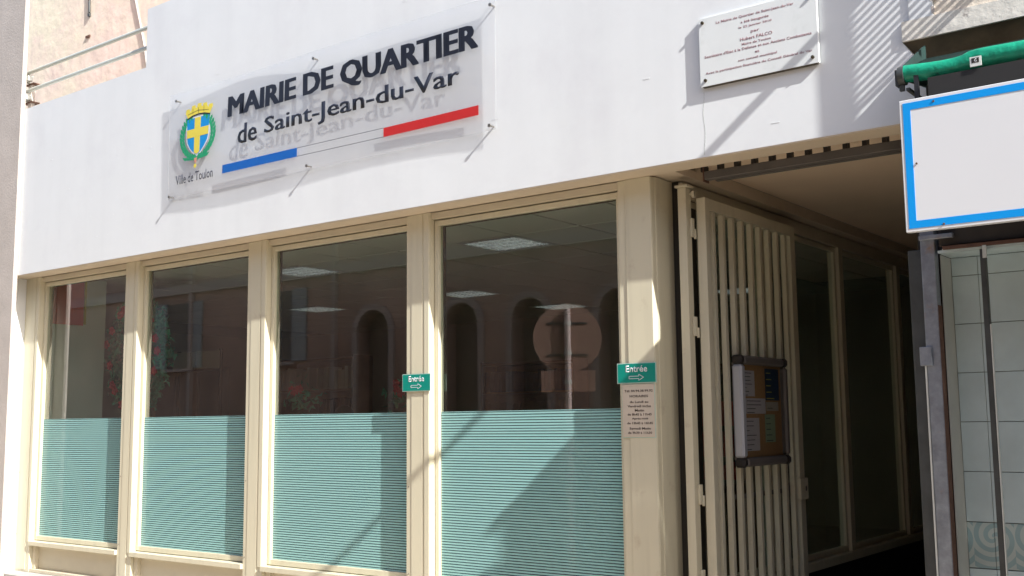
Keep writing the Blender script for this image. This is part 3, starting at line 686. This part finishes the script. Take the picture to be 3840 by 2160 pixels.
# ------------------------------------------------------------------ pink building, cable, guard rail
PB = thing('pink_building', 'pink rough rendered house wall rising behind the white parapet', 'building', (-11, 2, 0))
B('wall', 'pink', PB, -22, -2.0, 2.0, 8.0, 3.25, 11)
MB().tube([Vector((-10.80, 1.99, 6.6)), Vector((-10.65, 1.99, 6.17)), Vector((-10.557, 1.99, 5.896)), Vector((-10.51, 1.99, 5.70)), Vector((-10.46, 1.99, 5.55))], .011).build('cable', 'pilaster', PB)
MB().cyl((-11.73, 1.985, 6.95), (-11.715, 1.985, 6.58), .014).box(-11.735, -11.70, 1.975, 1.999, 6.53, 6.57).build('pipe_stub', 'dgalv', PB)
B('wall_hook', 'rust', PB, -11.78, -11.69, 1.985, 1.999, 6.27, 6.295)
GR = thing('guard_rail', 'two pale metal guard rails above the low white parapet at upper left', 'railing', (-8.6, .1, 4.3))
for z, xl in ((4.886, -9.60), (4.712, -9.62)):
    MB().tube([Vector((-7.45, .1, z)), Vector((xl+.03, .1, z)), Vector((xl, .12, z-.015)), Vector((xl, .14, z-.08))], .018).build('rail', 'rail', GR, smooth=True)
    B('clamp', 'metalw', GR, xl+.035, xl+.085, .085, .135, z-.075, z-.025, bev=.004)
    B('bracket_plate', 'rust', GR, xl-.03, xl+.12, .12, .20, z-.105, z-.095)
B('post', 'pilaster', GR, [-9.585, -9.535, .13, .17, 4.20, 4.79], [-7.50, -7.46, .175, .215, 3.25, 4.95])

# ------------------------------------------------------------------ left neighbour pilaster
NP = thing('neighbour_pilaster', 'rounded grey brown rendered pilaster of the next building at far left', 'pilaster', (-10, .1, 0))
q = MB(); q.box(-11.5, -9.365, -.045, -.003, 0, 8.5, bev=.015)
q.build('shaft', 'pilaster', NP)
B('plinth', 'kerb', NP, -11.5, -9.35, -.075, -.0465, 0, .35, bev=.01)

# ------------------------------------------------------------------ neighbouring shop on the right
SH = thing('shop_building', 'cream rendered shop front with weathered slab and tiled pilaster at right', 'building', (0, .1, 0))
B('wall', 'cream', SH, -1.358, 6, 0.0, .3, 3.434, 7)
jb = MB()
for k in range(26): jb.box(-1.372+random.uniform(-.004, .004), -1.352+random.uniform(-.003, .006), -.010, -.0005, 3.44+.06*k, 3.44+.06*k+random.uniform(.02, .05))
jb.build('rough_joint', 'pilaster', SH)
sl = MB(); sl.box(-1.505, 6, -.012, .2, 3.335, 3.430)
bmesh.ops.subdivide_edges(sl.bm, edges=sl.bm.edges[:], cuts=12, use_grid_fill=True)
for v in sl.bm.verts:
    if v.co.y < .1: v.co += Vector((0, 1, .6))*(noise.noise(v.co*14)*.0018)
sl.build('slab', 'stone', SH)
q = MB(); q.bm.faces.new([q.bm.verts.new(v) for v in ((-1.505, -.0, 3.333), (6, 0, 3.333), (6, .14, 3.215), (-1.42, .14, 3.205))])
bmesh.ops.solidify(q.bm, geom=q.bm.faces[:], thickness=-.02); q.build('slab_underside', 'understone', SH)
B('white_wall_return', 'white', SH, -1.399, -1.30, .02, .17, 2.40, 3.08)
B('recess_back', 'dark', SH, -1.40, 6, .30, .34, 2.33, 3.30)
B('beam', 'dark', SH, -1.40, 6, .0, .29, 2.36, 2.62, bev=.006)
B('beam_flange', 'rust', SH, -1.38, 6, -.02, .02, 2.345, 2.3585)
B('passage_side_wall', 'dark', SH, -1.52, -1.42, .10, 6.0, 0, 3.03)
B('rear_post', 'dgalv', SH, -1.545, -1.482, .02, .095, 0, 2.36, bev=.003)
pp = MB(); pp.box(-1.480, -1.418, -.005, .05, 0, 2.44, bev=.003); o = pp.build('metal_post', 'galv', SH); o['label'] = 'stained grey metal post of the shop grille'
B('post_edge', 'rust', SH, -1.4175, -1.4155, -.003, .05, 0, 2.10)
B('post_highlight', 'metalw', SH, -1.488, -1.481, -.008, .0, 0, 1.85)  # pale strip stands in for the highlight on the post's left edge
B('bracket', 'galv', SH, -1.478, -1.33, -.03, -.006, 2.395, 2.415, bev=.002)
B('lock_plate', 'galv', SH, -1.505, -1.452, -.02, -.0055, 1.83, 1.915, bev=.003)
B('glint_strip', 'metalw', SH, -1.385, -1.30, -.004, -.0005, 2.345, 2.352)  # pale strip stands in for a glint under the beam; no lamp here
B('reveal', 'reveal', SH, -1.4115, -1.4065, .0505, .205, 0, 2.33)
B('recess_soffit', 'tile', SH, -1.4064, 6, .0, .21, 2.332, 2.344)
B('wall_backing', 'grout', SH, -1.41, 6, .206, .30, 0, 2.331)
tl = MB().box(.0015, .2205, -.004, .004, .0015, .2205, bev=.0012).build('wall_tile', 'tile'); tlm = tl.data; bpy.data.objects.remove(tl)
tl2 = MB().box(.0015, .1155, -.004, .004, .0015, .2205, bev=.0012).build('wall_tile', 'tile'); tlm2 = tl2.data; bpy.data.objects.remove(tl2)
for c in range(8):
    for r in range(6):
        x = -1.406 if c == 0 else -1.290+.222*(c-1); z = 1.136+.222*r
        if r == 5: 
            wd = .115 if c == 0 else .2205
            B('wall_tile', 'tile', SH, x+.0015, x+wd, .198+random.uniform(-.0006, .0006), .205, z+.0015, 2.330, bev=.001); continue
        o = link('wall_tile', tlm2 if c == 0 else tlm, SH); at(o, (x, .2015+random.uniform(-.0007, .0007), z))
    B('border_tile', 'decor', SH, x+.0015, x+(.115 if c == 0 else .2205), .197, .205, .935, 1.134, bev=.001)
    for r in range(4): 
        o = link('wall_tile', tlm2 if c == 0 else tlm, SH); at(o, (x, .2015, .71-.222*r))
dp = MB(); dp.box(-1.226, -1.203, -.012, .02, 0, 2.331, bev=.002); dp.build('grille_post', 'dgalv', SH)
B('grille_post_highlight', 'metalw', SH, -1.2025, -1.198, -.010, .01, 0, 2.0)  # highlight down the grille post's right edge, put in as a pale strip
B('grille_fitting', 'metalw', SH, -1.212, -1.196, -.022, -.013, 2.29, 2.345)
PNL = B('sun_block_panel', 'dgalv', SH, -.60, -.56, -.62, -.002, .05, 2.25, bev=.004)  # unseen panel added to keep the low sun off the tile reveal
B('panel_handle', 'metalw', PNL, -.635, -.601, -.56, -.53, 1.0, 1.2)
# awning
AW = thing('rolled_awning', 'green canvas awning rolled up above the blue edged sign', 'awning', (0, -.2, 3.05))
rl = MB(); n_s = 60
xs = [-1.405+.03*k if k < 30 else -.535+(k-29)*.22 for k in range(n_s)]
rings = []
for k, x in enumerate(xs):
    sag = .006*math.sin(x*7)+.008*math.sin(x*17+1)+(.010 if x > -1.20 else 0)*min(1, (x+1.20)/.1)
    ring = []
    for j in range(16):
        a = j*math.pi/8; r = .036+.003*noise.noise(Vector((x*9, math.cos(a)*2, math.sin(a)*2)))+(.010*max(0, math.sin(a)))*(1 if x > -1.15 else .2)
        ring.append(rl.bm.verts.new((x, -.33+r*math.cos(a), 3.074+sag*.5+r*math.sin(a))))
    rings.append(ring)
for k in range(len(rings)-1):
    for j in range(16): rl.bm.faces.new((rings[k][j], rings[k+1][j], rings[k+1][(j+1) % 16], rings[k][(j+1) % 16]))
rl.bm.faces.new(rings[0]); rl.bm.faces.new(rings[-1][::-1])
rl.build('canvas_roll', 'awn', AW, smooth=True)
MB().cyl((-1.43, -.33, 3.072), (-1.404, -.33, 3.072), .042, 16).box(-1.445, -1.43, -.345, -.30, 3.03, 3.10).box(-1.43, -1.41, -.34, -.325, 3.005, 3.03).build('end_cap', 'dgalv', AW, smooth=True)
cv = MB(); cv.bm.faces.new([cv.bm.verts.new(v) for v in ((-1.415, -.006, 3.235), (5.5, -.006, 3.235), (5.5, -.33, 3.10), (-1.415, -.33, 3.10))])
bmesh.ops.solidify(cv.bm, geom=cv.bm.faces[:], thickness=.006); cv.build('canvas', 'awn_shade', AW)
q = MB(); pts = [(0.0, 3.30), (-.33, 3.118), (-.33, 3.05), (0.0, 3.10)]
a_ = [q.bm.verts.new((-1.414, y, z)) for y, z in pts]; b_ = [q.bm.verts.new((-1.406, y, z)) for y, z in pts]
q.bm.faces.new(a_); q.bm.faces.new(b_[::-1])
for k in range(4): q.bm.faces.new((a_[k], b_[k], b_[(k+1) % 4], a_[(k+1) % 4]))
q.build('shadow_plate', 'awn_shade', AW)  # end plate added to shape the awning's shadow on the white wall
B('sun_block_board', 'blackp', AW, -1.30, 5.4, -.375, -.355, 2.40, 3.03)  # added board closes the gap above the sign to block the sun
B('tie_rod', 'dgalv', AW, -1.40, -1.385, -.345, -.01, 3.00, 3.012)
B('support_bar', 'iron', AW, -1.362, -1.343, -.36, -.345, 2.66, 3.06)
B('tag', 'metalw', AW, -1.125, -1.080, -.3835, -.379, 3.037, 3.078); B('tag_print', 'blackpl', AW, -1.118, -1.089, -.3845, -.3836, 3.052, 3.072)
text('tag_lettering', 'C', -1.108, -1.098, 3.056, 3.068, -.3852, 'signw', AW, .02)
B('arm', 'dgalv', AW, -1.25, -1.225, -.32, .0, 3.0, 3.03); B('cross_bar', 'dark', AW, -1.33, 5, -.30, -.27, 2.975, 3.02)
# shop sign
SG = thing('blank_shop_sign', 'large blank white sign board with a bright blue border hung over the shop', 'sign', (-.4, -.45, 2.36))
X0, X1, Z0, Z1 = -1.402, .9, 2.366, 2.929
B('board', 'signw', SG, X0, X1, -.448, -.418, Z0, Z1, bev=.002)
e = .014; t = .031
B('blue_border', 'signb', SG, [X0+e, X0+e+t, -.4496, -.4482, Z0+e, Z1-e], [X0+e+t, X1-e, -.4496, -.4482, Z1-e-t, Z1-e], [X0+e+t, X1-e, -.4496, -.4482, Z0+e, Z0+e+t])
for x, z in [(-1.261, 2.903), (-1.343, 2.651), (-1.248, 2.385), (-.6, 2.903), (-.6, 2.385)]:
    MB().cyl((x, -.4496, z), (x, -.4525, z), .0045, 8).build('rivet', 'rust', SG)
B('rear_frame', 'dark', SG, [X0+.03, X1, -.417, -.38, Z0+.02, Z0+.06], [X0+.03, X1, -.417, -.38, Z1-.06, Z1-.02], [-1.30, -1.27, -.417, -.01, 2.63, 2.66])
# folded metal shutter of the flat above the shop and a projecting iron bracket (their shadows fall on the white wall)
FS = thing('folded_shutter', 'slatted metal shutter folded open at the window above the shop', 'shutter', (-.8, -.1, 3.8))
B('stile', 'shut', FS, -.812, -.790, -.243, -.205, 3.70, 5.9); B('stile', 'shut', FS, -.812, -.790, -.012, -.004, 3.70, 5.9)
B('rail', 'shut', FS, -.812, -.790, -.205, -.012, 3.765, 3.778)
sm = MB().box(-.003, .003, -.096, .096, -.009, .009).build('slat', 'shut'); smm = sm.data; bpy.data.objects.remove(sm)
for k in range(52): at(link('slat', smm, FS), (-.80, -.1085, 3.803+.0387*k))
IB = thing('iron_bracket', 'thin iron sign bracket projecting from the wall above the shop', 'bracket', (-.6, 0, 4.45))
B('arm', 'iron', IB, -.618, -.585, -.975, -.0, 4.435, 4.468)
B('wall_plate', 'iron', IB, -.65, -.55, -.012, -.001, 4.38, 4.66)

# ------------------------------------------------------------------ no-entry style sign whose back is mirrored in the glass
RS = thing('round_road_sign', 'round road sign seen from behind with a small plate, mirrored in the largest window', 'road sign', (-5.85, -3.0, 0))
th = math.atan2(-.40, .518); ax = Vector((math.cos(th), math.sin(th), 0)); nrm = Vector((-ax.y, ax.x, 0))
c = Vector((-5.82, -3.02, 2.385))
MB().cyl(c-nrm*.012, c+nrm*.004, .325, 48).build('disc', 'signback', RS, smooth=True)
MB().cyl(c-nrm*.10, c-nrm*.07, .325, 48).build('front_disc', 'metalw', RS, smooth=True)
for dz in (-.16, .14):
    q = MB(); q.box(-.19, .19, -.006, .006, -.008, .008); o = q.build('rear_channel', 'dgalv', RS)
    o.rotation_euler = (0, 0, th); at(o, c+nrm*.008+Vector((0, 0, dz)))
q = MB(); q.box(-.255, .255, -.012, .012, -.10, .10, bev=.004); o = q.build('lower_plate', 'signback', RS); o.rotation_euler = (0, 0, th); at(o, (c.x+.0, c.y, 1.975))
MB().cyl((c.x+nrm.x*.045, c.y+nrm.y*.045, 0), (c.x+nrm.x*.045, c.y+nrm.y*.045, 2.66), .03, 16).build('pole', 'pole', RS, smooth=True)
for z in (2.52, 2.24, 1.97): MB().cyl((c.x+nrm.x*.045, c.y+nrm.y*.045, z-.02), (c.x+nrm.x*.045, c.y+nrm.y*.045, z+.02), .036, 16).build('clamp', 'metalw', RS)

# ------------------------------------------------------------------ building across the street (seen only as a reflection)
OB = thing('opposite_building', 'reddish house with tall arched doorways across the street, reflected in the windows', 'building', (-12, -9.6, 0))
arch = [(-14.75, .85), (-12.55, .8), (-11.02, .75), (-9.2, .8), (-7.2, .8), (-5.0, 1.0), (-2.5, 1.0), (1.0, 1.2)]
q = MB(); xs = [-40]; y0, y1 = -9.9, -9.5
prev = -40
for x, wd in arch:
    q.box(prev, x-wd/2, y0, y1, 0, 7.6); n = 12; r = wd/2; zs = 3.35
    pts = [(x-wd/2, 7.6), (x+wd/2, 7.6)]+[(x+r*math.cos(math.pi*k/n), zs+r*math.sin(math.pi*k/n)) for k in range(n+1)]
    q.poly(pts[::-1], y0, y1); prev = x+wd/2
q.box(prev, 20, y0, y1, 0, 7.6)
q.build('wall', 'opp', OB)
for x, wd in arch:
    B('door', 'oppd', OB, x-wd/2-.05, x+wd/2+.05, -9.85, -9.8, 0, 4.1)
    n = 14; r0_, r1_ = wd/2, wd/2+.13; zs = 3.35; t_ = MB()
    for k in range(n):
        a, b = math.pi*k/n, math.pi*(k+1)/n
        t_.poly([(x+r0_*math.cos(a), zs+r0_*math.sin(a)), (x+r1_*math.cos(a), zs+r1_*math.sin(a)), (x+r1_*math.cos(b), zs+r1_*math.sin(b)), (x+r0_*math.cos(b), zs+r0_*math.sin(b))], -9.5, -9.44)
    for s in (-1, 1): t_.box(x+s*(wd/2+.065)-.065, x+s*(wd/2+.065)+.065, -9.5, -9.44, 0, zs)
    t_.build('door_surround', 'oppt', OB)
for k in range(14):
    x = -34+3.4*k; B('window', 'oppd', OB, x-.5, x+.5, -9.52, -9.49, 5.2, 7.0)
    B('window_shutter', 'oppt', OB, [x-1.02, x-.52, -9.50, -9.45, 5.2, 7.0], [x+.52, x+1.02, -9.50, -9.45, 5.2, 7.0])
for x in (-17.5, -20.9):
    B('window', 'oppd', OB, x-.42, x+.42, -9.52, -9.49, 2.9, 4.35)
    B('window_shutter', 'shut', OB, [x-.86, x-.44, -9.50, -9.45, 2.88, 4.37], [x+.44, x+.86, -9.50, -9.45, 2.88, 4.37])
    B('window_sill', 'oppt', OB, x-.5, x+.5, -9.5, -9.38, 2.80, 2.87)
for x, c in ((-15.8, 'oppt'), (-20.4, 'oppt'), (-13.6, 'oppt')): B('downpipe', c, OB, x-.05, x+.05, -9.5, -9.40, 0, 7.4)
B('cornice', 'oppt', OB, -40, 20, -9.5, -9.15, 7.4, 7.75)
B('base_course', 'oppt', OB, [-40, -23.8, -9.5, -9.42, 4.55, 4.75], [-23.8, 20, -9.5, -9.42, 4.55, 4.75])
